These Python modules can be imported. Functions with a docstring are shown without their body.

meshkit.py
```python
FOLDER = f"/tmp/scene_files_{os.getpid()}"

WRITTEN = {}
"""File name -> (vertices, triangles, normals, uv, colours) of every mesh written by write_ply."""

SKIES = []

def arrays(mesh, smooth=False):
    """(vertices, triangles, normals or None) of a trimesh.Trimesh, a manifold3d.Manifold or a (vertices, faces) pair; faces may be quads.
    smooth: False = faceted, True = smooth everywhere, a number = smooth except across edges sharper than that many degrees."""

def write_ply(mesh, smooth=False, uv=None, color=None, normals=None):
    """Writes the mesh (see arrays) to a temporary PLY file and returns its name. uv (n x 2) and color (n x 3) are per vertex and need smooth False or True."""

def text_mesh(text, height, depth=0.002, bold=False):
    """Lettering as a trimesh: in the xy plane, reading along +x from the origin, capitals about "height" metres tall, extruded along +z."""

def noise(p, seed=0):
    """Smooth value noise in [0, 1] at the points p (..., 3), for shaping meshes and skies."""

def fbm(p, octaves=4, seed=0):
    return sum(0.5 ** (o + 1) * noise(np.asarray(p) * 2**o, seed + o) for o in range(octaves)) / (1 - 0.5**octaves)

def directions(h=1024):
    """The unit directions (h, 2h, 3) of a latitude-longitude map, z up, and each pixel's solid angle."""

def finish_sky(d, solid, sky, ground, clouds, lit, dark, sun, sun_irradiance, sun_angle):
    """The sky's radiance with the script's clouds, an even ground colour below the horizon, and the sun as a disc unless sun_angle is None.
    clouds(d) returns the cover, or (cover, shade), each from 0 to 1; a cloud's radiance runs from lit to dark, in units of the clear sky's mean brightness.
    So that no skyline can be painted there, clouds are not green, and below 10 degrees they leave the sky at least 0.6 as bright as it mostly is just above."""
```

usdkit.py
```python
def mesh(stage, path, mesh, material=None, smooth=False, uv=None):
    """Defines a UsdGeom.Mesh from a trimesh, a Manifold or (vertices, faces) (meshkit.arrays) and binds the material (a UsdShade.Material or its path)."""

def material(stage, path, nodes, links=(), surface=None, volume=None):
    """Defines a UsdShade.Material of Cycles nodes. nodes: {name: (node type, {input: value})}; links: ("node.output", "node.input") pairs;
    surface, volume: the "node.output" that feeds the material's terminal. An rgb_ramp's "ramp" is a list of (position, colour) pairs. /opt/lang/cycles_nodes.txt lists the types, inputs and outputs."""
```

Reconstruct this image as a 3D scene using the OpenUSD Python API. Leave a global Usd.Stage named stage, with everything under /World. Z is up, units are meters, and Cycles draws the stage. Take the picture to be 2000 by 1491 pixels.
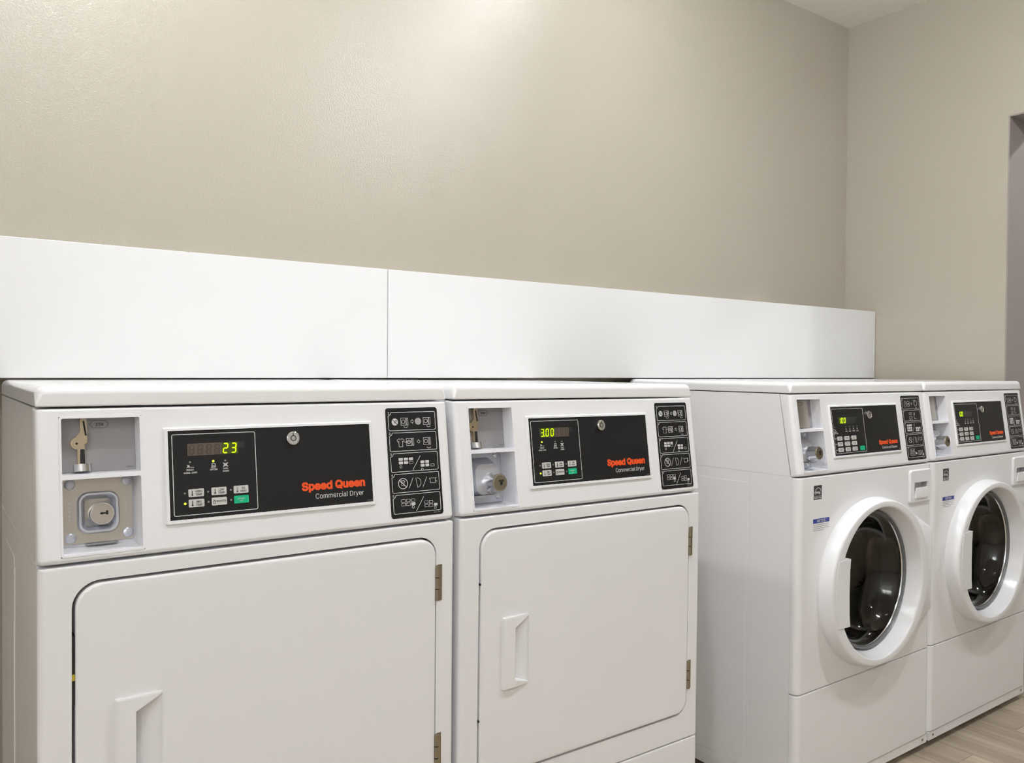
import math, random, collections
import numpy as np, trimesh
import manifold3d as m3
from manifold3d import Manifold as MF, CrossSection as CS
from shapely.geometry import Polygon, LineString, Point, box as sbox, MultiPolygon
from shapely import affinity
from shapely.ops import unary_union
from pxr import Usd, UsdGeom, UsdLux, UsdShade, Gf, Sdf
import usdkit, meshkit

random.seed(4)
stage = Usd.Stage.CreateInMemory()
UsdGeom.SetStageUpAxis(stage, UsdGeom.Tokens.z)
UsdGeom.SetStageMetersPerUnit(stage, 1.0)
UsdGeom.Xform.Define(stage, '/World')
UsdGeom.Scope.Define(stage, '/World/Looks')

# ------------------------------------------------------------------ camera, light, exposure
EXPOSURE = 0.11
LAMP = (.95, .975, 1.0)      # the lamps' colour
yaw, pit, rol, FPX = math.radians(35.844), math.radians(-.887), math.radians(.454), 1588.9
fw = np.array([math.sin(yaw)*math.cos(pit), math.cos(yaw)*math.cos(pit), math.sin(pit)])
r0 = np.array([math.cos(yaw), -math.sin(yaw), 0.]); u0 = np.cross(r0, fw)
rt = math.cos(rol)*r0 + math.sin(rol)*u0; up = -math.sin(rol)*r0 + math.cos(rol)*u0
cam = UsdGeom.Camera.Define(stage, '/World/camera')
cam.CreateHorizontalApertureAttr(36.0); cam.CreateVerticalApertureAttr(36.0*1491/2000)
cam.CreateFocalLengthAttr(36.0*FPX/2000)
cam.CreateClippingRangeAttr(Gf.Vec2f(0.05, 100))
cam.CreateExposureAttr(EXPOSURE)
mx = Gf.Matrix4d(*rt, 0, *up, 0, *(-fw), 0, 0, 0, 1.2, 1)
cam.AddTransformOp().Set(mx)
LIGHTS = [(.34, 1.42, 490, 'above the left dryer'), (1.83, 1.46, 215, 'above the gap between dryers and washers'), (.34, .50, 470, 'before the left dryer, lighting its front'),
          (2.0, .55, 950, 'before the washing machines'), (2.1, -1.2, 130, 'at the front of the room, lighting the machine fronts'),
          (-1.1, -1.5, 492, 'at the left, added as fill, in the middle of three'), (-1.7, -.9, 492, 'at the left, added as fill, nearest the back wall'), (-1.6, -2.1, 492, 'at the left, added as fill, farthest from the back wall'),
          (4.3, .3, 738, 'in the passage behind the right wall, lighting the door jamb')]   # recessed cans out of view, the left three added as fill: x, y, radiance
CEIL = 2.722
dome = UsdLux.DomeLight.Define(stage, '/World/sky')   # outside the closed room, only seen through nothing
dome.CreateIntensityAttr(0.02)

# ------------------------------------------------------------------ materials
def mat(name, nodes, links, surface):
    return usdkit.material(stage, '/World/Looks/'+name, nodes, links, surface=surface)
def plain(name, col, rough=.4, metal=0., **kw):
    return mat(name, {'p': ('principled_bsdf', {'base_color': col, 'roughness': rough, 'metallic': metal, **kw})}, [], 'p.BSDF')
def glow(name, col, s):
    return mat(name, {'e': ('emission', {'color': col, 'strength': s})}, [], 'e.emission')
def paint(name, col, rough, scale, dist, spec=.5, var=.04):
    c2 = tuple(c*(1-var) for c in col)
    return mat(name, {
        'g': ('geometry', {}), 'n': ('noise_texture', {'scale': scale, 'detail': 3.0}),
        'n2': ('noise_texture', {'scale': 1.7, 'detail': 2.0}),
        'm': ('mix_color', {'a': col, 'b': c2}),
        'b': ('bump', {'strength': 1.0, 'distance': dist}),
        'p': ('principled_bsdf', {'roughness': rough, 'specular_ior_level': spec})},
        [('g.position', 'n.vector'), ('g.position', 'n2.vector'), ('n2.fac', 'm.fac'), ('n.fac', 'b.height'), ('b.normal', 'p.normal'), ('m.result', 'p.base_color')], 'p.BSDF')
M = {}
M['wall'] = paint('wall_paint', (.455, .417, .343), .22, 290, .0009, .5, .03)
M['bouncewall'] = paint('bounce_wall_paint', (.82, .81, .79), .5, 190, .0008)  # pale so that the two unseen walls bounce fill light
M['ceiling'] = paint('ceiling_paint', (.92, .90, .85), .8, 160, .0008)
M['jamb'] = paint('jamb_paint', (.36, .315, .305), .55, 190, .0008)
M['board'] = paint('board_laminate', (.775, .775, .775), .28, 30, .00006, .5, .01)
M['enamel'] = paint('white_enamel', (.87, .866, .878), .13, 220, .000008, .5, .012)
M['plastic'] = paint('white_plastic', (.86, .86, .878), .24, 400, .00001, .5, .01)
M['bay'] = plain('bay_plastic', (.84, .84, .88), .3)
M['black'] = plain('black_panel', (.014, .014, .015), .38, specular_ior_level=.3)
M['ink'] = plain('white_ink', (.62, .62, .62), .5)
M['dimink'] = plain('grey_ink', (.30, .30, .30), .5)
M['darkink'] = plain('dark_ink', (.05, .05, .055), .5)
M['orange'] = plain('orange_ink', (.86, .085, .012), .45)
M['key'] = plain('button_grey', (.60, .59, .57), .45)
M['green'] = plain('button_green', (.0, .46, .22), .45)
M['window'] = plain('display_smoke', (.115, .088, .07), .25)
M['windowk'] = plain('display_smoke_dark', (.030, .030, .031), .25)
M['dimseg'] = plain('segment_unlit', (.062, .046, .038), .35)
M['seg'] = glow('segment_lit', (.62, 1.0, .01), 1.5)
M['segback'] = plain('segment_lit_backing', (.06, .085, .012), .3)
M['led'] = glow('led_lit', (.72, 1.0, .05), 1.6)
M['ledoff'] = plain('led_unlit', (.22, .22, .22), .3)
M['steel'] = plain('brushed_steel', (.60, .56, .50), .34, 1.)
M['chrome'] = plain('chrome', (.74, .74, .75), .13, 1.)
M['zinc'] = plain('zinc_plate', (.66, .68, .75), .32, .75)
M['plate'] = plain('grey_coin_plate', (.36, .35, .36), .38, .35)
M['brass'] = plain('pale_brass', (.62, .52, .38), .3, 1.)
M['hinge'] = plain('hinge_metal', (.36, .32, .24), .38, 1.)
M['hole'] = plain('dark_hole', (.012, .012, .012), .6)
M['rubber'] = plain('black_rubber', (.02, .02, .02), .55)
M['yellow'] = plain('yellow_mark', (.55, .43, .03), .5)
M['gasket'] = plain('grey_gasket', (.16, .165, .17), .35)
M['teal'] = plain('teal_seal', (.03, .16, .14), .35)
M['blue'] = plain('blue_ink', (.035, .055, .30), .5)
M['drum'] = plain('drum_steel', (.17, .17, .172), .22, 1.)
M['trimring'] = plain('lamp_trim_white', (.8, .8, .78), .4)
for i, (_, _, gain, _) in enumerate(LIGHTS): M['lens%d' % i] = glow('unseen_lamp_lens_%d' % i, LAMP, gain)
M['subfloor'] = plain('subfloor', (.03, .025, .02), .8)
M['glass'] = mat('smoked_door_glass', {
    'f': ('fresnel', {'IOR': 1.5}), 't': ('transparent_bsdf', {'color': (.42, .40, .38)}),
    'g': ('glossy_bsdf', {'color': (1, 1, 1), 'roughness': .015}), 'm': ('mix_closure', {})},
    [('f.fac', 'm.fac'), ('t.BSDF', 'm.closure1'), ('g.BSDF', 'm.closure2')], 'm.closure')
M['floor'] = mat('oak_vinyl', {
    'g': ('geometry', {}), 'o': ('object_info', {}),
    'mp': ('mapping', {'scale': (22., 1.1, 1.)}), 'mp2': ('mapping', {'scale': (70., 2.2, 1.)}),
    'a': ('vector_math', {'math_type': 'multiply_add', 'vector2': (7., 3., 5.)}),
    'n': ('noise_texture', {'scale': 1.0, 'detail': 5.0, 'roughness': .62, 'distortion': .6}),
    'n2': ('noise_texture', {'scale': 1.0, 'detail': 4.0, 'roughness': .7}),
    'r': ('rgb_ramp', {'ramp': [(.25, (.235, .18, .125)), (.45, (.41, .335, .25)), (.6, (.53, .45, .345)), (.8, (.62, .535, .42))]}),
    'h': ('map_range', {'from_min': 0., 'from_max': 1., 'to_min': .86, 'to_max': 1.1}),
    'mx': ('mix_float', {'fac': .35}),
    'hs': ('hsv', {}),
    'p': ('principled_bsdf', {'roughness': .38})},
    [('o.random', 'a.vector1'), ('g.position', 'a.vector3'), ('a.vector', 'mp.vector'), ('a.vector', 'mp2.vector'), ('mp.vector', 'n.vector'), ('mp2.vector', 'n2.vector'),
     ('n.fac', 'mx.a'), ('n2.fac', 'mx.b'), ('mx.result', 'r.fac'), ('r.color', 'hs.color'), ('o.random', 'h.value'), ('h.result', 'hs.value'), ('hs.color', 'p.base_color')], 'p.BSDF')

# ------------------------------------------------------------------ scene helpers
used = collections.defaultdict(int)
def numbered(parent, name):
    k = used[(parent, name)]; used[(parent, name)] += 1
    return name if k == 0 else '%s_%03d' % (name, k)
def pathof(p): return '/World' if p is None else str(p.GetPath())
def obj(name, mesh, material, parent=None, smooth=32, label=None, cat=None, group=None, kind=None):
    pp = pathof(parent)
    m = usdkit.mesh(stage, pp+'/'+numbered(pp, name), mesh, M[material], smooth=smooth)
    return tag(m.GetPrim(), label, cat, group, kind)
def tag(p, label=None, cat=None, group=None, kind=None):
    for k, v in (('label', label), ('category', cat), ('group', group), ('kind', kind)):
        if v: p.SetCustomDataByKey(k, v)
    return p
def thing(name, label, cat, loc, group=None, roty=0., rotz=0.):
    x = UsdGeom.Xform.Define(stage, '/World/'+numbered('/World', name))
    x.AddTranslateOp().Set(Gf.Vec3d(*loc))
    if rotz: x.AddRotateZOp().Set(rotz)
    if roty: x.AddRotateYOp().Set(roty)
    return tag(x.GetPrim(), label, cat, group)

def B(x0, x1, y0, y1, z0, z1):
    return MF.cube((x1-x0, y1-y0, z1-z0)).translate((x0, y0, z0))
def hull_pts(*spheres, seg=16):
    return MF.batch_hull([MF.sphere(r, seg).translate((x, y, z)) for x, y, z, r in spheres])
def RB(x0, x1, y0, y1, z0, z1, r, seg=16):
    r = min(r, (x1-x0)/2-1e-5, (y1-y0)/2-1e-5, (z1-z0)/2-1e-5)
    return hull_pts(*[(x, y, z, r) for x in (x0+r, x1-r) for y in (y0+r, y1-r) for z in (z0+r, z1-r)], seg=seg)
def PB(x0, x1, y0, y1, z0, z1, r=.019, c=.0035):
    cs = CS.square((x1-x0-2*r, y1-y0-2*r)).translate((x0+r, y0+r)).offset(r, m3.JoinType.Round, circular_segments=40)
    ci = cs.offset(-c, m3.JoinType.Round, circular_segments=40); cm = cs.offset(-c*.3, m3.JoinType.Round, circular_segments=40)
    E = lambda k, a, b: MF.extrude(k, b-a).translate((0, 0, a))
    return MF.batch_hull([E(ci, z0, z1), E(cm, z0+c*.3, z1-c*.3), E(cs, z0+c, z1-c)])
def rrect(x0, x1, z0, z1, r, n=24):
    return CS.square((x1-x0-2*r, z1-z0-2*r)).translate((x0+r, z0+r)).offset(r, m3.JoinType.Round, circular_segments=n)
def XZ(cs, y0, y1):           # cross-section in (x, z) extruded along y
    return MF.extrude(cs, y1-y0).rotate((90, 0, 0)).translate((0, y1, 0))
def prismX(pts, x0, x1):      # polygon in (y, z) extruded along x
    return MF.extrude(CS([pts], m3.FillRule.NonZero), x1-x0).rotate((90, 0, 0)).rotate((0, 0, 90)).translate((x0, 0, 0))
def revY(profile, n=72):      # (radius, y) closed profile turned round the y axis
    return MF.revolve(CS([[(r, y) for r, y in profile]], m3.FillRule.NonZero), n).rotate((90, 0, 0)).mirror((0, 1, 0))
def cyl(p, q, r, n=20, r2=None):
    p, q = np.array(p, float), np.array(q, float); d = q-p; h = np.linalg.norm(d); d /= h
    c = MF.cylinder(h, r, r if r2 is None else r2, n)
    a = np.array([1., 0, 0]) if abs(d[0]) < .9 else np.array([0, 1., 0])
    x = np.cross(a, d); x /= np.linalg.norm(x); y = np.cross(d, x)
    return c.transform(np.column_stack([x, y, d, p]))
def orient(cs_m):             # guard: make volume positive
    return cs_m

# ------------------------------------------------------------------ room
XR, YB, XL, YF = 3.33, 2.078, -2.2, -2.7
OPEN0, OPEN1, HEAD, TW = 1.408, -.75, 2.17, .22
XH = 5.2
floor = tag(UsdGeom.Xform.Define(stage, '/World/floor').GetPrim(), kind='structure')
obj('subfloor', B(XL, XH, YF, YB, -.05, -.0045), 'subfloor', floor)
PW, PL = .152, 1.22
col = 0
x = XL
while x < XH-.01:
    y = YF - random.choice([.0, .25, .5, .75, 1.0])*PL*.8
    x1 = min(x+PW, XH)
    y0 = max(y, YF)
    while y < YB-.01:
        y0, y1 = max(y, YF), min(y+PL, YB)
        if y1-y0 > .03 and not (x > XR+.25 and (y1 < -1.2)) and not (y1 < -1.5 and x < .4):
            g, cft = .0004, .0012
            top = B(x+g+cft, x1-g-cft, y0+g+cft, y1-g-cft, -.0002, 0)
            obj('plank', MF.batch_hull([B(x+g, x1-g, y0+g, y1-g, -.004, -cft), top]), 'floor', floor, smooth=False)
        y += PL
    x += PW
def struct(name, mesh, m, parent=None): return obj(name, mesh, m, parent, kind='structure', smooth=False)
struct('wall_back', B(XL-.12, XH+.12, YB, YB+.12, -.05, CEIL+.12), 'wall')
struct('wall_left', B(XL-.12, XL, YF, YB, -.05, CEIL), 'bouncewall')  # out of view; distance and pale paint chosen for the bounce light
struct('wall_front', B(XL-.12, XH+.12, YF-.12, YF, -.05, CEIL+.12), 'bouncewall')  # out of view, kept pale to throw light back on the machines
struct('wall_right', B(XR, XR+TW, OPEN0+.004, YB, 0, CEIL)+B(XR, XR+TW, OPEN1-.004, OPEN0+.004, HEAD+.004, CEIL)+B(XR, XR+TW, YF, OPEN1-.004, 0, CEIL), 'wall')
struct('wall_hall', B(XH, XH+.12, YF, YB, -.05, CEIL), 'wall')
struct('trim_1', B(XR+.002, XR+TW, OPEN0, OPEN0+.004, 0, HEAD+.004)+B(XR+.002, XR+TW, OPEN1-.004, OPEN1, 0, HEAD+.004)+B(XR+.002, XR+TW, OPEN1, OPEN0, HEAD, HEAD+.004), 'jamb')
ceil = B(XL-.12, XH+.12, YF, YB, CEIL, CEIL+.10)
for lx, ly, _, _ in LIGHTS:
    ceil = ceil - MF.cylinder(.3, .060, .060, 40).translate((lx, ly, CEIL-.05))
struct('ceiling', ceil, 'ceiling')
for i, (lx, ly, gain, where) in enumerate(LIGHTS):
    t = thing('recessed_light', 'unseen round recessed ceiling lamp with white trim ring '+where, 'light', (lx, ly, CEIL), 'recessed ceiling lamps')
    ring = MF.revolve(CS([[(.0595, .0), (.0595, -.003), (.063, -.005), (.077, -.003), (.079, 0.)][::-1]]), 40)
    can = MF.cylinder(.10, .0595, .0595, 40) - MF.cylinder(.10, .0575, .0575, 40).translate((0, 0, -.004))
    obj('trim_ring', ring, 'trimring', t); obj('reflector_can', can, 'trimring', t)
    obj('lens', MF.sphere(1, 48).scale((.040, .040, .032)).trim_by_plane((0, 0, -1), 0).translate((0, 0, -.0005))+MF.cylinder(.03, .040, .040, 48).translate((0, 0, -.001)), 'lens%d' % i, t)

# ------------------------------------------------------------------ white boards behind the machines
BY = 1.932
for x0, x1, lab in ((-.62, .9893, 'long white laminate board behind the dryers, the left of the two wall boards'),
                    (.9912, XR-.003, 'long white laminate board behind the washing machines, reaching the right wall')):
    t = thing('wall_board', lab, 'board', (x0, BY, 1.1735))
    w = x1-x0
    fb = RB(0, w, 0, .019, 0, .2865, .0012, 8)
    if x0 < 0: fb = fb - RB(1.101, 1.109, -.004, .004, .2835, .29, .001, 8)      # a chip in the top edge
    obj('front_board', fb, 'board', t)
    obj('top_board', B(0.001, w-.001, .0195, YB-BY-.002, .262, .281), 'board', t)
    for cx in (.02, w/2, w-.04):
        obj('bracket', B(cx, cx+.02, .0195, YB-BY-.002, .01, .2615), 'board', t)

# ------------------------------------------------------------------ machines
W = .683
SL = np.array([0, -.0325, -.2235]); SLEN = np.linalg.norm(SL); SL /= SLEN
NO = np.array([0, -.2235, .0325]); NO /= np.linalg.norm(NO)
ORG = np.array([0, .0325, 1.1385])
PT = np.column_stack([[1, 0, 0], -SL, NO])            # console-panel frame: x right, y up the slope, z out
PDX = 0.                                              # sideways offset of everything on the console, metres
def pan(m):
    return m.translate((PDX, 0, 0)).transform(np.column_stack([PT, ORG]))
def pbox(x0, x1, t0, t1, c0, c1, r=0):                # millimetres; t runs down the slope
    if r:
        return pan(MF.extrude(rrect(x0/1e3, x1/1e3, -t1/1e3, -t0/1e3, r/1e3, 20), (c1-c0)/1e3).translate((0, 0, c0/1e3)))
    return pan(B(x0/1e3, x1/1e3, -t1/1e3, -t0/1e3, c0/1e3, c1/1e3))
def polys(s):
    if s.is_empty: return []
    return [g for g in getattr(s, 'geoms', [s]) if g.geom_type == 'Polygon' and g.area > 1e-4]
def slab(shape, c0, c1):                              # shapely shape in mm (y = -t) -> solid on the panel
    out = []
    for g in polys(shape):
        m = trimesh.creation.extrude_polygon(g, (c1-c0)); out.append(m)
    m = trimesh.util.concatenate(out)
    v = np.array(m.vertices); v[:, 2] += c0; v /= 1e3
    v[:, 0] += PDX
    return trimesh.Trimesh(v @ PT.T + ORG, m.faces, process=False)
def front(shape, y0, y1):                             # shapely shape in mm (x, z) -> solid on the door plane
    out = [trimesh.creation.extrude_polygon(g, abs(y1-y0)) for g in polys(shape)]
    m = trimesh.util.concatenate(out); v = np.array(m.vertices)
    w = np.column_stack([v[:, 0]/1e3, -(v[:, 2]+min(-y0, -y1))/1e3, v[:, 1]/1e3])
    return trimesh.Trimesh(w, m.faces, process=False)
def stroke(pts, w=.9, close=False):
    if close: pts = list(pts)+[pts[0]]
    return LineString(pts).buffer(w/2, quad_segs=2, join_style=2)
def rr(x0, x1, t0, t1, r): return sbox(x0+r, -t1+r, x1-r, -t0-r).buffer(r, quad_segs=4)
def ring2(s, w): return s.difference(s.buffer(-w))
_tc = {}
def text2(txt, x0, x1, base, cap, bold=True, heavy=0.):
    """lettering as a shapely shape in mm: from x0 to x1, standing on t = base, capitals cap high"""
    if (txt, bold) not in _tc:
        _tc[(txt, bold)] = meshkit.text_mesh(txt, 1.0, 1.0, bold=bold)
    m = _tc[(txt, bold)]
    v, f = np.array(m.vertices), np.array(m.faces)
    nz = m.face_normals[:, 2] > .5
    tri = v[f[nz]][:, :, :2]
    s = unary_union([Polygon(t).buffer(1e-3) for t in tri])
    b = s.bounds
    s = affinity.translate(s, -b[0], 0)
    s = affinity.scale(s, (x1-x0)/(b[2]-b[0]), cap, origin=(0, 0))
    s = affinity.translate(s, x0, -base)
    if heavy: s = s.buffer(heavy, quad_segs=2)
    return s.simplify(.03)
SEGS = {'0': 'abcdef', '1': 'bc', '2': 'abged', '3': 'abgcd', '8': 'abcdefg'}
def digit2(ch, x, t, w, h, th=2.0, slant=.10):
    """seven-segment digit: x left, t top"""
    P = {'a': ((0, 0), (w, 0)), 'b': ((w, 0), (w, h/2)), 'c': ((w, h/2), (w, h)), 'd': ((0, h), (w, h)), 'e': ((0, h/2), (0, h)), 'f': ((0, 0), (0, h/2)), 'g': ((0, h/2), (w, h/2))}
    out = []
    for s in SEGS[ch]:
        (ax, ay), (bx, by) = P[s]
        L = math.hypot(bx-ax, by-ay); k = 1.1/L
        a = (ax+(bx-ax)*k, ay+(by-ay)*k); b = (bx-(bx-ax)*k, by-(by-ay)*k)
        out.append(LineString([(x+a[0]+slant*(h-a[1]), -(t+a[1])), (x+b[0]+slant*(h-b[1]), -(t+b[1]))]).buffer(th/2, quad_segs=1, cap_style=3 if False else 1))
    return unary_union(out)
def machine_icon(x, t, s):
    a = [ring2(sbox(x, -t-s, x+s*.78, -t), .8), ring2(Point(x+s*.39, -t-s*.5).buffer(s*.27), .8), ring2(sbox(x+s*.86, -t-s, x+s*1.1, -t), .8)]
    return a
def arc(cx, t, r, a0, a1, w=.9):
    return LineString([(cx+r*math.cos(a), -t+r*math.sin(a)) for a in np.linspace(math.radians(a0), math.radians(a1), 8)]).buffer(w/2, quad_segs=1)
def arrow(x, t, s):
    return [stroke([(x, -t+s*.3), (x+s*.5, -t+s*.3), (x+s*.5, -t+s*.6), (x+s, -t), (x+s*.5, -t-s*.6), (x+s*.5, -t-s*.3), (x, -t-s*.3)], .6, True)]
def shirt(x, t, s):
    p = [(.3, 0), (.42, .12), (.58, .12), (.7, 0), (1, .22), (.88, .42), (.76, .34), (.76, 1), (.24, 1), (.24, .34), (.12, .42), (0, .22)]
    return [stroke([(x+a*s, -t-b*s) for a, b in p], .8, True)]
def keys(x, t, n, m, w, h, gx, gy, solid):
    out = []
    for j in range(m):
        for i in range(n):
            b = rr(x+i*(w+gx), x+i*(w+gx)+w, t+j*(h+gy), t+j*(h+gy)+h, 1.)
            out.append(b if solid == 'all' or (i, j) in solid else ring2(b, .7))
    return out
def iron(x, t, s):
    return [stroke([(x, -t), (x+s, -t), (x+s*.85, -t-s*.18), (x+s*.85, -t-s*.6), (x+s*.15, -t-s*.6), (x+s*.15, -t-s*.18)], .8, True), stroke([(x+s*.95, -t-s*.3), (x+s*1.1, -t-s*.5)], .8)]
def hanger(x, t, s):
    return [stroke([(x, -t), (x+s*.15, -t-s)], .8), arc(x+s*.1, t+s*.5, s*.48, 80, -80, .8)]
def pictos(kind):
    """the five pictograms of the instruction label, in label mm (0..107 wide, rows from t = 0..)"""
    rows = []
    if kind == 'dryer':
        c1 = Point(18, -18).buffer(6.5)
        rows.append([c1.difference(unary_union([stroke([(14, -14), (22, -22)], 1.2), stroke([(17, -20), (20, -15), (23, -17)], 1)]))]+machine_icon(30, 11, 14)+[arc(40, 24, 5, 215, 320)]+arrow(51, 18, 6)
                    + [Point(66, -18).buffer(6.5).difference(unary_union([stroke([(59, -12+k), (73, -26+k)], .5) for k in (-6, -3, 0, 3, 6)]+[stroke([(59, -24+k), (73, -10+k)], .5) for k in (-6, -3, 0, 3, 6)]))]+machine_icon(77, 11, 14)+[arc(88, 24, 5, 215, 320)])
        rows.append(shirt(20, 11, 15)+[stroke([(35, -18), (46, -18), (44, -16)], .9)]+machine_icon(39, 11, 14)+arrow(62, 18, 6)+machine_icon(75, 11, 14)+[arc(86, 26, 5, 215, 320)])
        rows.append(keys(21, 9, 3, 2, 8.5, 5, 2, 1.4, {(0, 0), (1, 0), (2, 0), (0, 1), (1, 1)})+[ring2(Point(25, -25).buffer(2.6), .8), stroke([(49, -32), (66, -7)], .9)]+keys(66, 16, 2, 2, 8, 5, 2, 1.4, 'all')+[ring2(rr(87, 95, 23, 28, 1), .8), ring2(Point(69, -32).buffer(2.4), .8)])
        rows.append([ring2(Point(27, -18).buffer(10), 1.2), stroke([(20, -11), (34, -25)], 1.4)]+shirt(22, 12, 9)+[stroke([(39, -27), (48, -9)], .9)]+hanger(54, 9, 18)+[stroke([(68, -27), (77, -9)], .9)]+iron(82, 12, 15))
        rows.append(keys(21, 9, 3, 2, 8.5, 5.4, 1.6, 1.2, {(2, 1)})+[ring2(Point(45, -24).buffer(2.8), .8), stroke([(51, -32), (68, -7)], .9)]+keys(69, 15, 2, 2, 8, 5.4, 1.6, 1.2, set())+[rr(89, 96, 21, 26, 1), ring2(Point(91, -29).buffer(2.6), .8)])
    else:
        rows.append([ring2(rr(18, 27, 10, 28, 3), .9), ring2(Point(40, -18).buffer(9), 1), Point(40, -18).buffer(3)]+arrow(56, 18, 6)+[ring2(Point(82, -17).buffer(9), 1.2), stroke([(70, -8), (78, -8), (78, -14)], 1), arc(84, 26, 6, 215, 320)])
        rows.append([ring2(sbox(38, -15, 54, -8), .8), stroke([(40, -12), (52, -10)], .8), ring2(sbox(38, -31, 54, -20), .8), stroke([(40, -28), (52, -24)], .8), ring2(Point(68, -12).buffer(4), .8), stroke([(68, -14), (64, -22), (70, -29), (76, -27)], 1.2)])
        rows.append(keys(17, 7, 3, 3, 8, 6, 2, 1.5, 'all')+[stroke([(49, -32), (62, -7)], .7)]+keys(66, 16, 3, 2, 8, 6, 2, 1.5, {(0, 0), (1, 0), (2, 0), (0, 1), (1, 1)}))
        rows.append([ring2(Point(27, -18).buffer(9), 1.2), stroke([(21, -12), (33, -24)], 1.4), stroke([(42, -28), (49, -9)], .9)]+hanger(55, 10, 16)+[stroke([(68, -28), (76, -9)], .9)]+iron(81, 12, 14))
        rows.append(keys(17, 7, 3, 3, 8, 6, 2, 1.5, {})+[rr(49, 56, 19, 25, 1)]+keys(64, 14, 3, 2, 7, 6, 2, 1.5, {})+[rr(88, 95, 24, 30, 1)])
    return [unary_union(r) for r in rows]

def enamel_part(name, mesh, root, material='enamel', **k):
    return obj(name, mesh, material, root, **k)

def scaled(m, sx): return m

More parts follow.
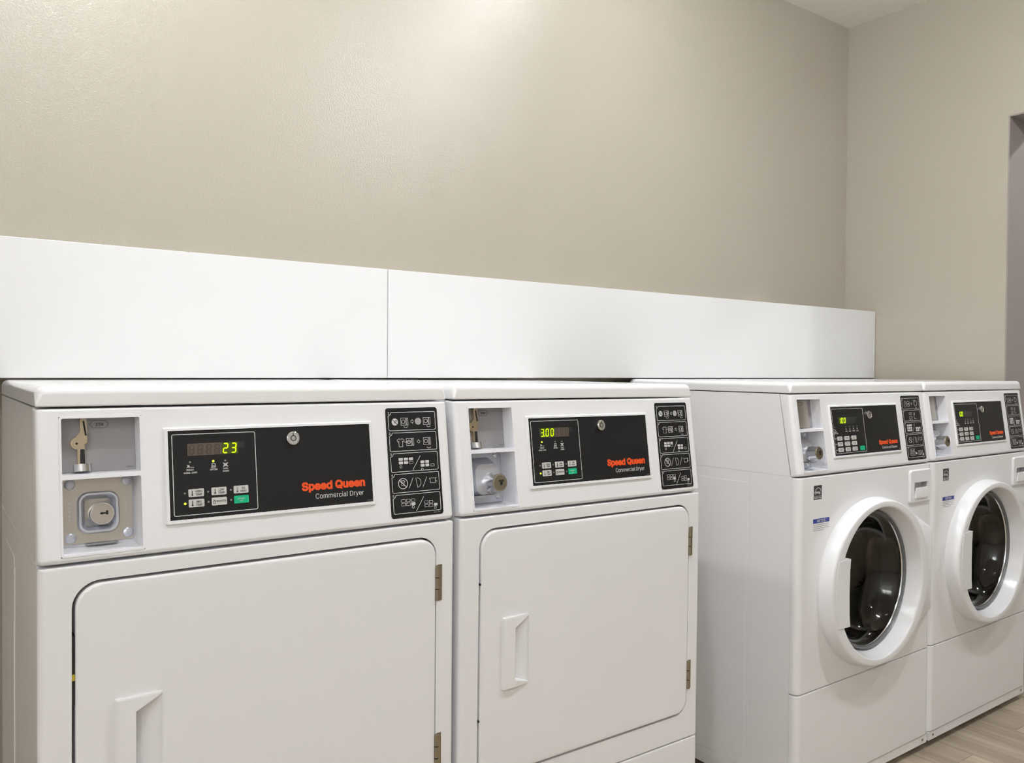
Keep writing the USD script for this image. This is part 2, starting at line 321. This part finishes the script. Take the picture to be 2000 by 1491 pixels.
def console_and_body(root, kind):
    """cover, console, cabinet, base and feet, alike on all four machines"""
    cover = hull_pts(*[(x, y, z, r) for x in (.0125, W-.0125) for y in (.0325+.0125, .642) for z, r in ((1.1575, .0125),)],
                     *[(x, y, 1.1430, .0035) for x in (.0038, W-.0038) for y in (.0325+.0038, .651)], seg=28)
    enamel_part('top_cover', cover.trim_by_plane((0, 0, 1), 1.1402), root)
    tub_box = pbox(27.5, 142.5, 5, 212, -63, -20)
    def cpt(t, r): return ORG+SL*t-NO*r
    tp, bt = cpt(.0058, .0046), cpt(.2150, .0078)
    if kind == 'dryer':
        con = hull_pts(*[p for x0, sg in ((0, 1), (W, -1)) for p in
                         ((x0+sg*.0090, tp[1], tp[2], .0046), (x0+sg*.0055, tp[1]+.0012, tp[2], .0046), (x0+sg*.0046, tp[1]+.0040, tp[2], .0046), (x0+sg*.0105, bt[1], bt[2], .0078), (x0+sg*.0082, bt[1]+.0010, bt[2], .0078),
                          (x0+sg*.0080, bt[1]+.0050, bt[2], .0076), (x0+sg*.003, .0635, 1.1345, .003), (x0+sg*.003, .0250, .9185, .003))], seg=20)
    else:
        con = hull_pts(*[p for x0, sg in ((0, 1), (W, -1)) for p in
                         ((x0+sg*.0180, tp[1], tp[2], .0046), (x0+sg*.0100, tp[1]+.0018, tp[2], .0046), (x0+sg*.0058, tp[1]+.0070, tp[2], .0046), (x0+sg*.0046, tp[1]+.0140, tp[2], .0046), (x0+sg*.0200, bt[1], bt[2], .0078), (x0+sg*.0122, bt[1]+.0018, bt[2], .0078), (x0+sg*.0088, bt[1]+.0064, bt[2], .0074), (x0+sg*.0050, bt[1]+.0140, bt[2]-.003, .0046), (x0+sg*.003, .0635, 1.1345, .003), (x0+sg*.003, .0250, .9185, .003))], seg=20)
    con = con + tub_box - MF.batch_hull([pbox(29.5, 140.5, 13.5, 214.5, -1, .5), pbox(29.5, 140.5, 6.5, 214.5, -61, -60)]) - pbox(29.5, 140.5, 13.5, 214.5, -1, 30) - pbox(29.5, 140.5, 6.5, 210, -91, -60)
    enamel_part('console', con, root, 'plastic')
    cab = prismX([(.0255, .074), (.0255, .9140), (.0295, .9150), (.0680, 1.1380), (.655, 1.1380), (.655, .074)], 0.001, W-.001)
    cab = cab - pbox(27, 143, 4, 217, -90, 30)
    groove = [B(-.01, .0022, .0, .7, .9135, .9158), B(W-.0022, W+.01, .0, .7, .9135, .9158)]
    for gx0, gx1 in ((-.01, .0018), (W-.0018, W+.01)):
        if kind == 'washer':
            groove.append(B(gx0, gx1, .158, .160, .07, .9135))
        else:
            groove += [B(gx0, gx1, .352, .355, .07, .845), B(gx0, gx1, .585, .588, .07, .865)]
    for g in groove: cab = cab - g
    py0, pz1 = (.172, .884) if kind == 'washer' else (.372, .862)
    for px in (.0001, W-.0019):
        cab = cab + RB(px, px+.0018, py0, .575, .10, pz1, .0008, 6)
    if kind == 'washer':
        cab = cab - XZ(CS.circle(.210, 64).translate((.345, .5925)), .0, .42)
    if kind == 'dryer': cab = cab - B(.03, W-.03, 0, .05, .38, .90)
    enamel_part('cabinet', cab, root)
    base = B(.004, W-.004, .003, .652, .024, .050)+B(.0005, W-.0005, .010, .655, .050, .0735)
    enamel_part('base', base, root)
    for fx in (.045, W-.045):
        for fy in (.05, .61):
            obj('foot', MF.cylinder(.016, .012, .012, 14).translate((fx, fy, .0085))+MF.cylinder(.0085, .021, .019, 16).translate((fx, fy, 0)), 'rubber', root)
    for sx in (.03, W-.03):
        obj('base_screw', cyl((sx, .0032, .038), (sx, .0012, .038), .0038, 10), 'hinge', root)

def coin_bay(root, style):
    liner = MF.batch_hull([pbox(29.5, 140.5, 13.5, 214.5, -1, .9, 3), pbox(29.5, 140.5, 6.5, 210, -60, -58, 2)])
    up_c = pan(MF.batch_hull([MF.extrude(rrect(.0325, .1375, -.0985, -.0165, .002, 12), .001).translate((0, 0, .003)), MF.extrude(rrect(.0335, .1365, -.0940, -.0120, .002, 12), .001).translate((0, 0, -.032))]))
    lo_c = pan(MF.batch_hull([MF.extrude(rrect(.0325, .1375, -.2115, -.1050, .002, 12), .001).translate((0, 0, .003)), MF.extrude(rrect(.0335, .1365, -.2040, -.0990, .002, 12), .001).translate((0, 0, -.052))]))
    bay = obj('coin_bay', liner-up_c-lo_c, 'bay', root, label='white recessed coin bay divided by a shelf')
    C0 = -31.5
    U = lambda g, k=6, h=-1.5: affinity.translate(g, h, k)     # things on the back plates sit higher on the slope
    obj('coin_plate', pbox(33.7, 136.3, 12.2, 93.8, C0, C0+.8), 'plate', bay)
    z = C0+.8
    if style in ('plate', 'arm'):
        s = unary_union([LineString([(66, -24), (66.5, -54)]).buffer(4.6, quad_segs=3), Point(57.5, -57).buffer(9, quad_segs=6),
                         Polygon([(62, -40), (71, -46), (70, -53), (57.5, -66), (54, -50)]), sbox(57.5, -94, 67.6, -60)])
        obj('coin_slide', slab(U(s), z, z+8), 'brass', bay, label='cast metal coin slide lever')
        obj('coin_slot', slab(U(LineString([(66.2, -25), (69.0, -45)]).buffer(1.2)), z+8, z+8.4), 'hole', bay)
        obj('coin_slot', slab(U(rr(61, 67.2, 66, 92, 2)), z+8, z+8.4), 'hole', bay)
        obj('pivot', slab(U(Point(58.5, -57.5).buffer(6.6, quad_segs=5)), z+8, z+9.5), 'brass', bay)
        obj('pivot_hole', slab(U(Point(56.5, -57.5).buffer(1.7)), z+9.5, z+10), 'hole', bay)
        cup = pan(MF.cylinder(.011, .0125, .0125, 28).rotate((90, 0, 0)).translate((.0620, -.0820, (z+9)/1e3))) - pan(MF.cylinder(.02, .0108, .0108, 28).rotate((90, 0, 0)).translate((.0620, -.0705, (z+9)/1e3)))
        cup = cup ^ pbox(20, 150, 0, 300, z, 60)
        obj('coin_cup', cup, 'chrome', bay)
        hexa = Polygon([(75, -29), (80, -23), (97, -23), (102, -29), (97, -35), (80, -35)])
        obj('price_label', slab(U(unary_union([ring2(hexa, .5), text2('25\u00a2', 83.5, 94.5, 31.4, 4.6)])), z, z+.25), 'darkink', bay)
        obj('part_number', slab(text2('M812', 124, 133, 90, 1.8, False), z, z+.2), 'darkink', bay)
    else:
        obj('coin_panel', pbox(60, 118, 17, 92, z, z+3, 2), 'steel', bay)
        obj('price_label', slab(ring2(rr(76, 96, 21, 30, 3), .7), z+3, z+3.3), 'darkink', bay)
    if style == 'plate':
        P0 = -50.5
        obj('vault_plate', pbox(36, 133.5, 100.5, 199, P0, P0+2.0, 1), 'steel', bay, label='flat brushed steel cover plate of the money box')
        for sx, st in ((48, 111), (126, 110), (48, 190), (126, 189)):
            obj('plate_screw', pan(MF.sphere(.0078, 20).scale((1, 1, .4)).translate((sx/1e3, -st/1e3, (P0+2.)/1e3))), 'zinc', bay)
        cup = rrect(.0565, .1140, -.1860, -.1235, .016, 40)
        outer = MF.batch_hull([MF.extrude(cup, .004).translate((0, 0, 0)), MF.extrude(cup.offset(-.002, m3.JoinType.Round), .0015).translate((0, 0, .006))])
        inner = MF.batch_hull([MF.extrude(cup.offset(-.0035, m3.JoinType.Round), .001).translate((0, 0, .010)), MF.extrude(cup.offset(-.011, m3.JoinType.Round), .001).translate((0, 0, -.002))])
        obj('vault_door', pan((outer+MF.extrude(cup, .012).translate((0, 0, -.010))-inner).translate((0, 0, (P0+4)/1e3))), 'zinc', bay, label='rounded square zinc vault door')
        cx, ct = .0890, -.1570
        obj('lock_collar', pan(MF.revolve(CS([[(0, 0), (.0180, 0), (.0180, .004), (.0170, .013), (.0163, .0145), (0, .0145)]]), 40).translate((cx, ct, (P0+2.5)/1e3))), 'chrome', bay)
        obj('lock_face', pan(MF.cylinder(.0025, .0152, .0149, 36).translate((cx, ct, (P0+17.2)/1e3))), 'steel', bay)
        key = unary_union([sbox(85.5, -157.7, 95.5, -155.5), sbox(93.5, -159, 96.5, -153), Point(88, -156.7).buffer(1.8)])
        obj('keyhole', slab(key, P0+19.6, P0+20.2), 'hole', bay)
        obj('stamped_marks', slab(unary_union([Point(47, -139-k*6.2).buffer(1.4) for k in range(5)]+[Point(124, -145-k*5).buffer(1.2) for k in range(3)]), P0+2, P0+2.3), 'zinc', bay)
        obj('drawer_lip', pan(MF.batch_hull([MF.cylinder(.0015, .0215, .0215, 30).scale((1.05, .36, 1)).rotate((90, 0, 0)).translate((.0895, -.2008, (P0+4)/1e3))])) ^ pbox(30, 140, 188, 203.4, P0+.5, 0), 'plate', bay)
    else:
        P0 = -50.5
        obj('vault_plate', pbox(34, 136, 100.2, 203, P0, P0+1.6, 1), 'zinc', bay, label='zinc back plate of the money box')
        for st in (109, 192):
            obj('plate_screw', pan(MF.sphere(.0065, 16).scale((1, 1, .5)).translate((.124, -st/1e3, (P0+1.6)/1e3))), 'chrome', bay)
        c1, c2 = rrect(.042, .116, -.188, -.112, .018, 32), rrect(.052, .110, -.186, -.126, .016, 32)
        hous = MF.batch_hull([MF.extrude(c1, .002).translate((0, 0, P0/1e3+.001)), MF.extrude(c2, .002).translate((0, 0, P0/1e3+.030))])
        obj('vault_housing', pan(hous), 'zinc', bay, label='rounded zinc vault housing')
        sh = pbox(48, 112, 187, 190, P0+1, P0+36, 1)
        obj('vault_shelf', sh, 'zinc', bay)
        cx, ct = .087, -.164
        obj('lock_collar', pan(MF.revolve(CS([[(0, 0), (.021, 0), (.021, .012), (.0185, .016), (.0178, .034), (0, .034)]]), 36).translate((cx, ct, (P0+30)/1e3))), 'chrome', bay)
        obj('lock_face', pan(MF.cylinder(.002, .0150, .0146, 32).translate((cx, ct, (P0+64)/1e3))), 'hinge', bay)
        key = unary_union([Point(cx*1e3, ct*1e3).buffer(5.5).difference(sbox(75, -175, cx*1e3-1, -162)), sbox(84, -162, 95, -158.5)])
        obj('keyhole', slab(key, P0+66, P0+66.5), 'hole', bay)

def control_panel(root, kind, digits, lit):
    bz = pan(MF.batch_hull([MF.extrude(rrect(.170, .522, -.184, -.034, .003, 12), .002).translate((0, 0, -.001)), MF.extrude(rrect(.1722, .5198, -.182, -.036, .002, 12), .0005).translate((0, 0, .0032))]))
    bz = bz - pbox(176.5, 516.5, 39.6, 177, 1.2, 10)
    cp = obj('control_panel', bz, 'plastic', root, label='black control panel in a raised white bezel')
    obj('faceplate', pbox(176.6, 516.4, 39.7, 176.9, 1.3, 2.2), 'black', cp)
    z = 2.2
    fx1 = 312 if kind == 'dryer' else 336
    obj('border_line', slab(ring2(rr(182, fx1, 45, 171.5, 3), 1.2), z, z+.25), 'ink', cp)
    if kind == 'dryer': wx0, wx1, wt0, wt1, cell, dx0 = 205, 283.5, 60.5, 79.5, 13.0, 206.5
    else: wx0, wx1, wt0, wt1, cell, dx0 = 210, 290, 69.5, 88, 12.2, 211.5
    obj('display_window', slab(sbox(wx0, -wt1, wx1, -wt0), z, z+.2), 'window' if kind == 'dryer' else 'windowk', cp)
    obj('display_end', slab(sbox(wx1, -wt0-10, wx1+10, -wt0), z, z+.2), 'windowk', cp)
    for i, ch in enumerate(digits):
        x = dx0+i*cell
        if ch in lit:
            obj('digit_backing', slab(sbox(x-1.2, -wt1, x+cell-1.4, -wt0), z+.2, z+.3), 'segback', cp)
            s = digit2(lit[ch], x+1., wt0+2.2, 6.6, wt1-wt0-4.4, 1.9)
            if ch == 'p': s = unary_union([s, Point(x+10.2, -wt1+2.4).buffer(1.2)])
            obj('digit', slab(s, z+.35, z+.6), 'seg', cp, smooth=False)
        elif kind == 'dryer':
            obj('digit', slab(digit2('8', x+1., wt0+2.6, 6.6, wt1-wt0-5, 1.7), z+.25, z+.4), 'dimseg', cp, smooth=False)
    led = lambda x, t, on: obj('indicator_light', slab(Point(x, -t).buffer(1.9 if on else 1.6, quad_segs=3), z, z+.7), 'led' if on else 'ledoff', cp, smooth=False)
    ink = []
    if kind == 'dryer':
        washon = lit.get('leds', ())
        led(208.2, 89.2, 'pay' in washon); led(243.6, 89.7, 'dry' in washon); led(262.3, 89.6, False)
        for r, t in enumerate((137, 153)):
            for k, x in enumerate((199, 234, 269)):
                led(x, t, r == 1 and k == 0)
        ink += [text2('INSERT', 202.5, 214, 102.5, 2.6), text2('COINS / CARD', 198.5, 218.5, 107, 2.6),
                stroke([(204, -93.5), (208, -97), (204, -97), (207, -94)], 1.1), stroke([(208, -97), (214, -97.5)], .8),
                ring2(sbox(241, -97.5, 247, -93.2), .9), text2('HEAT', 240, 248, 100.4, 2.5), text2('DRYING', 238.5, 250, 104, 2.5),
                stroke([(259, -93.5), (266, -99)], 1.4), stroke([(266, -93.5), (259, -99)], 1.4), ring2(Point(262.5, -96.2).buffer(2.6), .8),
                text2('COOL', 258.5, 267, 103.6, 2.5), text2('DOWN', 258, 267.5, 107.6, 2.5)]
        lab = [('HIGH', 'TEMP'), ('LOW', 'TEMP'), ('NO', 'HEAT'), ('MED', 'TEMP'), ('DELICATES', ''), ('START', '')]
        dk, wh = [], []
        for r in range(2):
            for k in range(3):
                x0, t0 = 204.2+34.75*k, 131.2+15.9*r
                i = r*3+k
                obj('button', slab(rr(x0, x0+23.4, t0, t0+12.2, 1.6), z, z+.8), 'green' if i == 5 else 'key', cp)
                if i == 5:
                    wh += [text2('START', x0+6, x0+17, t0+6.4, 2.8, False), sbox(x0+9, -t0-9.2, x0+14, -t0-8.2)]
                elif i == 4:
                    dk += [text2('DELICATES', x0+7, x0+22, t0+7.2, 2.7), ring2(sbox(x0+2.4, -t0-10, x0+5.6, -t0-5), .7), stroke([(x0+2.4, -t0-3), (x0+4, -t0-5), (x0+5.6, -t0-3)], .6)]
                else:
                    a, b = lab[i]; wa = 2.5*len(a)
                    dk += [text2(a, x0+15.5-wa/2, x0+15.5+wa/2, t0+5.6, 3.0), text2(b, x0+10.5, x0+20.5, t0+10.2, 3.0)]
                    dk += [sbox(x0+5.0, -t0-9.5, x0+6.2, -t0-2.2) if i != 2 else ring2(sbox(x0+4.8, -t0-9.5, x0+6.4, -t0-2.2), .4), Point(x0+5.6, -t0-9).buffer(1.4)]
        obj('button_lettering', slab(unary_union(dk), z+.8, z+1.), 'darkink', cp, smooth=False)
        obj('start_lettering', slab(unary_union(wh), z+.8, z+1.), 'ink', cp, smooth=False)
        lx, lt = 374.5, 59.2
    else:
        led(188.5, 97, False)
        for k in range(4): led(243.5+18.2*k, 97.2, False)
        ink += [stroke([(186, -102), (190, -106), (194, -105)], 1.2), text2('INSERT', 184, 198, 111.5, 2.8), text2('COINS / CARD', 182, 203, 116.2, 2.8)]
        for k, w in enumerate(('WASH', 'RINSE', 'SPIN', 'LID')):
            x = 243.5+18.2*k
            ink += [ring2(Point(x, -104).buffer(2.2), .8), text2(w, x-5, x+5, 111.5, 2.8)]
        dk = []
        for r, nm in enumerate(('TEMP', 'CYCLE', 'SOIL')):
            for k in range(3):
                x0, t0 = 195+34.6*k, 123.4+15.9*r
                obj('button', slab(rr(x0, x0+24, t0, t0+11.6, 1.8), z, z+.8), 'key', cp)
                led(x0-4, t0+6, False)
                dk += [sbox(x0+6, -t0-5, x0+19, -t0-3), sbox(x0+6, -t0-8.6, x0+17, -t0-6.8)]
            ink.append(text2(nm, 184.5, 189.5 if False else 190, 130.4+15.9*r, 2.4))
        obj('button_lettering', slab(unary_union(dk), z+.8, z+1.), 'dimink', cp, smooth=False)
        obj('button', slab(rr(302, 326, 154.5, 167, 1.8), z, z+.8), 'green', cp)
        lx, lt = 361, 66.5
    for piece in ink: obj('panel_lettering', slab(piece, z, z+.2), 'ink', cp, smooth=False)
    lock = pan(MF.revolve(CS([[(0, 0), (.0115, 0), (.0118, .0015), (.0112, .0055), (.0098, .0066), (.0094, .0056), (0, .0056)]]), 36).translate((lx/1e3, -lt/1e3, z/1e3)))
    obj('key_lock', lock, 'chrome', cp, label='round chrome key lock')
    kc = z+5.6
    obj('key_slot', slab(unary_union([ring2(Point(lx, -lt).buffer(5.0, quad_segs=6), 1.3), sbox(lx-.7, -lt+4, lx+.7, -lt+8)]), kc, kc+.2), 'hole', cp)
    if kind == 'dryer':
        obj('brand_lettering', slab(text2('Speed Queen', 387.5, 502.2, 147.8, 12.4, True, .72), z, z+.25), 'orange', cp, smooth=False)
        obj('model_lettering', slab(text2('Commercial Dryer', 410.5, 499.5, 163.6, 8.6, False), z, z+.2), 'ink', cp, smooth=False)
    else:
        obj('brand_lettering', slab(text2('Speed Queen', 403, 502, 154.5, 11.2, True, .72), z, z+.25), 'orange', cp, smooth=False)
        obj('model_lettering', slab(text2('Commercial Washer', 416, 498, 168.5, 7.4, False), z, z+.2), 'ink', cp, smooth=False)
    obj('part_number', slab(text2('202372', 506, 515, 174.8, 1.5, False), z, z+.2), 'dimink', cp, smooth=False)

def instruction_label(root, kind):
    x0, x1, t0, t1 = 551.5, 659.5, 12.3, 212
    il = obj('instruction_label', pbox(x0, x1, t0, t1, 0, .7, 5), 'black', root, label='tall black instruction label with five boxed pictograms')
    fr, ic = [], pictos(kind)
    for i in range(5):
        a = t0+7.5+i*37.6
        f = ring2(rr(x0+4.5, x1-4.5, a, a+34.5, 3), 1.1)
        cut = Point(x0+4.5, -a).buffer(7)
        f = f.difference(cut).union(ring2(cut, 1.0).intersection(rr(x0+4.5, x1-4.5, a, a+34.5, 3)))
        obj('box_outline', slab(f, .7, .9), 'ink', il, smooth=False)
        ok = affinity.translate(ic[i], x0, -a)
        obj('pictogram', slab(ok, .7, .9), 'ink', il, smooth=False)
        obj('step_number', slab(text2(str(i+1), x0+4.6, x0+7.6, a+4, 4.5), .7, .9), 'ink', il, smooth=False)
    obj('part_number', slab(text2('201755', x1-21, x1-7, t1-3, 2.4, False), .7, .9), 'dimink', il, smooth=False)

def dryer(root, digits, lit, style, ajar):
    console_and_body(root, 'dryer')
    fp = PB(0, W, 0, .060, .3345, .9128, .009).trim_by_plane((0, -1, 0), -.0245)
    dx0, dx1, dz0, dz1 = .0470, .6420, .3985, .8850
    fp = fp + XZ(rrect(dx0-.012, dx1+.01, dz0-.012, dz1+.012, .044, 48), .012, .040)
    fp = fp - XZ(rrect(dx0-.0045, dx1+.002, dz0-.004, dz1+.0045, .038, 48), -.02, .032)
    enamel_part('front_panel', fp, root)
    lp = PB(0, W, 0, .060, .052, .3322, .009).trim_by_plane((0, -1, 0), -.0245)
    enamel_part('lower_panel', lp, root)
    cs = rrect(dx0, dx1, dz0, dz1, .034, 48)
    d = MF.batch_hull([XZ(cs, .0, .022), XZ(cs.offset(-.0012, m3.JoinType.Round), -.0017, .0), XZ(cs.offset(-.0035, m3.JoinType.Round), -.0030, .0)])
    hx0, hx1, hz0, hz1 = .096, .165, .568, .7105
    cav = MF.batch_hull([B(hx0+.0295, hx0+.034, -.03, .0165, hz0+.015, hz1-.022), B(hx0+.0655, hx0+.0675, -.03, -.0034, hz0+.0055, hz1-.005)])
    d = d - cav
    door = enamel_part('door', d, root)
    def prof(z):   # handle outline in plan at one height
        return [(hx0, -.003), (hx0+.0025, -.0080), (hx0+.008, -.0100), (hx0+.028, -.0105), (hx0+.033, -.0102), (hx1-.003, -.0050), (hx1, -.003)]
    hnd = MF.batch_hull([MF.extrude(CS([[(a, b) for a, b in prof(0)]]), hz1-hz0-.006).translate((0, 0, hz0+.003)), MF.extrude(CS([[(a*.94+.06*(hx0+.03), b*.74-.0008) for a, b in prof(0)]]), hz1-hz0).translate((0, 0, hz0))])
    obj('handle', hnd - cav, 'enamel', door, label='moulded white scoop handle', smooth=40)
    for hz in (.7675, .4515):
        h = B(dx1+.0035, dx1+.0135, -.0012, .0, hz, hz+.067)
        for k in range(3):
            h = h+cyl((dx1+.0025, -.0028, hz+.001+k*.0222), (dx1+.0025, -.0028, hz+.0212+k*.0222), .0042, 12)
        obj('hinge', h, 'hinge', root, label='small metal door hinge')
    if ajar:
        obj('door_seal', XZ(rrect(dx0-.0042, dx0+.0005, .712, .812, .0015, 8), .003, .030), 'rubber', root, label='black door seal showing in the gap')
        obj('seal_mark', XZ(rrect(dx0-.0042, dx0-.0002, .748, .757, .001, 8), .0012, .003), 'yellow', root, label='yellow mark on the door seal')
    else:
        for hz in (.783, .517):
            obj('door_stop', cyl((dx0-.002, -.001, hz), (dx0-.002, .02, hz), .0022, 10), 'hole', root)
    coin_bay(root, style); control_panel(root, 'dryer', digits, lit); instruction_label(root, 'dryer')

ZA = 1.03
def washer(root, digits, lit):
    global PDX
    PDX = -.009
    console_and_body(root, 'washer')
    CX, CZ = .345, .5925
    fp = PB(0, W, 0, .060, .3282, .9128).trim_by_plane((0, -1, 0), -.0245)
    hole = lambda r, a, b: XZ(CS.circle(r, 72).scale((1, .98)).translate((CX, CZ)), a, b)
    pocket = pan(MF.cube((.001, .001, .001)))
    dp0, dp1, dq0, dq1 = .543, .667, .7975, .8985
    fp = fp - hole(.2125, -.1, .1) - XZ(rrect(dp0+.012, dp1-.012, dq0+.010, dq1-.010, .006, 16), -.1, .04)
    enamel_part('front_panel', fp, root)
    lp = PB(0, W, 0, .060, .052, .3262).trim_by_plane((0, -1, 0), -.0245)
    enamel_part('lower_panel', lp, root)
    # dispenser
    cs = rrect(dp0, dp1, dq0, dq1, .010, 24)
    face = MF.batch_hull([XZ(cs, -.003, 0), XZ(cs.offset(-.003, m3.JoinType.Round), -.0065, 0)])
    face = face - MF.batch_hull([B(dp0+.024, dp1-.020, -.03, -.0058, dq0+.030, dq0+.062), B(dp0+.026, dp1-.022, -.03, .016, dq0+.052, dq0+.061)])
    face = face + XZ(rrect(dp0+.014, dp1-.014, dq0+.012, dq1-.012, .006, 16), .017, .019)
    drw = obj('dispenser_drawer', face, 'plastic', root, label='white detergent dispenser front with a finger pull')
    lid = MF.batch_hull([B(dp0+.028, dp1-.024, -.0100, -.0062, dq0+.014, dq0+.030), B(dp0+.030, dp1-.026, -.0078, -.0062, dq0+.032, dq0+.046)])
    obj('finger_pull', lid, 'plastic', drw)
    # door ring with hinge side
    prof = [(.262, 0), (.2585, -.022), (.2555, -.034), (.2520, -.0385), (.2460, -.0410), (.2200, -.0405), (.2150, -.0392), (.2115, -.036), (.196, .002), (.192, .020), (.198, .022), (.262, .002)]
    def sc(m):                                            # rim a little flatter than its opening, as the photo shows it
        def f(v):
            v = np.array(v); r = np.hypot(v[:, 0], v[:, 2]); k = np.interp(r, [.20, .255], [1.05, .927]); v[:, 2] *= k
            return v
        return m.warp_batch(f).translate((CX, 0, CZ))
    ring = sc(revY(prof[::-1], 112))
    disc = sc(MF.cylinder(.026, .2570, .2555, 96).rotate((90, 0, 0)).translate((0, .0005, 0)))
    bar = RB(.662, .679, -.004, .0, CZ-.140, CZ+.118, .0015)
    wing = MF.batch_hull([disc, bar]) - hole(.225, -.1, .1)
    wing = wing.trim_by_plane((0, -1, 0), -.0002)
    door = obj('door_ring', ring+wing, 'plastic', root, label='thick round white door rim', smooth=30)
    plate = XZ(CS([[(.121, .498), (.176, .496), (.1725, .531), (.171, .589), (.1725, .646), (.176, .684), (.121, .682), (.112, .636), (.110, .590), (.112, .541)]]), -.0422, -.020)
    obj('handle', plate, 'plastic', door, label='flat white grip plate on the door rim')
    obj('seal', sc(revY([(.193, .005), (.190, -.002), (.187, .004), (.187, .010), (.193, .014)][::-1], 72)), 'gasket', door)
    obj('seal', sc(revY([(.190, .010), (.183, .006), (.180, .012), (.180, .018), (.190, .020)][::-1], 72)), 'chrome', door)
    obj('inner_gasket', sc(revY([(.204, .022), (.180, .019), (.172, .030), (.172, .060), (.186, .075), (.204, .075)][::-1], 72)), 'gasket', root)
    # bowl of glass
    gp = [(0., .090), (.060, .089), (.100, .084), (.130, .074), (.150, .058), (.162, .036), (.170, .016), (.186, .012)]
    gi = [(r*1.0, y-.004) for r, y in gp]
    obj('door_glass', sc(revY(([(a, b) for a, b in gp]+[(a, b) for a, b in gi[::-1]])[::-1], 72)), 'glass', door, label='dark bowl-shaped door glass', smooth=60)
    # drum
    dr = [(.205, .078), (.205, .400), (0., .405), (0., .398), (.198, .394), (.198, .078)]
    drum = sc(revY(dr, 64))
    drum_p = obj('drum', drum, 'drum', root, label='dark steel drum behind the glass')
    for k in range(3):
        a = math.radians(70+120*k)
        bf = MF.batch_hull([B(-.035, .035, .10, .385, -.002, .0), B(-.010, .010, .11, .37, .055, .060)]).rotate((0, -math.degrees(a), 0))
        bf = MF.batch_hull([B(-.035, .035, .10, .385, .185, .197), B(-.010, .010, .11, .37, .130, .135)]).rotate((0, math.degrees(a), 0)).translate((CX, 0, CZ))
        obj('baffle', bf, 'drum', drum_p)
    # labels stuck on the front
    e = obj('efficiency_label', front(sbox(63, 851, 99, 889.5), .0, -.25), 'darkink', root, label='small black energy efficiency label')
    art = unary_union([stroke([(67, 868), (72, 879), (82, 883), (92, 880), (96, 873)], 1.6), stroke([(70, 866), (78, 869), (86, 868)], 1.4),
                       affinity.translate(Polygon([(math.cos(math.pi/2+k*math.pi/5)*(5 if k % 2 == 0 else 2.1), math.sin(math.pi/2+k*math.pi/5)*(5 if k % 2 == 0 else 2.1)) for k in range(10)]), 90, 868),
                       affinity.translate(text2('energy', 67, 88, 0, 5.4), 0, 869)])
    art = unary_union([art, affinity.translate(text2('ENERGY STAR', 65.5, 96.5, 0, 4.2), 0, 853.5), sbox(63.5, 859.6, 98.5, 860.6)])
    obj('label_print', front(art, -.25, -.4), 'ink', e, smooth=False)
    n = obj('notice_label', front(sbox(62, 786, 136, 798), .0, -.25), 'blue', root, label='notice label with a blue heading')
    obj('label_heading', front(affinity.translate(text2('NOTICE', 80, 118, 0, 7), 0, 788.4), -.25, -.4), 'ink', n, smooth=False)
    lines = unary_union([sbox(64, 781-k*5.2, 64+w, 782.2-k*5.2) for k, w in enumerate((70, 66, 71, 50))])
    obj('label_print', front(lines, .0, -.25), 'dimink', n, smooth=False)
    coin_bay(root, 'washer'); control_panel(root, 'washer', digits, lit); instruction_label(root, 'washer')
    PDX = 0.

D = 1.3025
def place(name, label, x, sx, roty=0., dz=0.):
    t = thing(name, label, 'dryer' if 'dryer' in name else 'washing machine', (x, D, dz), 'coin-operated dryers' if 'dryer' in name else 'coin-operated washing machines', roty)
    if sx != 1: UsdGeom.Xformable(t).AddScaleOp().Set(Gf.Vec3f(sx, 1, 1))
    return t
d1 = place('clothes_dryer', 'white coin-operated dryer at the left, its display showing 23', .127, 1.0)
dryer(d1, 'xxxxab', {'a': '2', 'b': '3', 'leds': ('dry',)}, 'plate', True)
d2 = place('clothes_dryer', 'white coin-operated dryer beside the gap, its display showing 3.00', .820, .985, .28, .0)
dryer(d2, 'pabxxx', {'p': '3', 'a': '0', 'b': '0', 'leds': ('pay',)}, 'arm', False)
w1 = place('washing_machine', 'white front-loading washer next to the gap, its display showing 1.00', 1.888, 1.018)
washer(w1, 'pabxxx', {'p': '1', 'a': '0', 'b': '0'})
w2 = place('washing_machine', 'white front-loading washer at the far right, cut off by the picture edge', 2.588, 1.018)
washer(w2, 'abxxxx', {'a': '0', 'b': '0'})
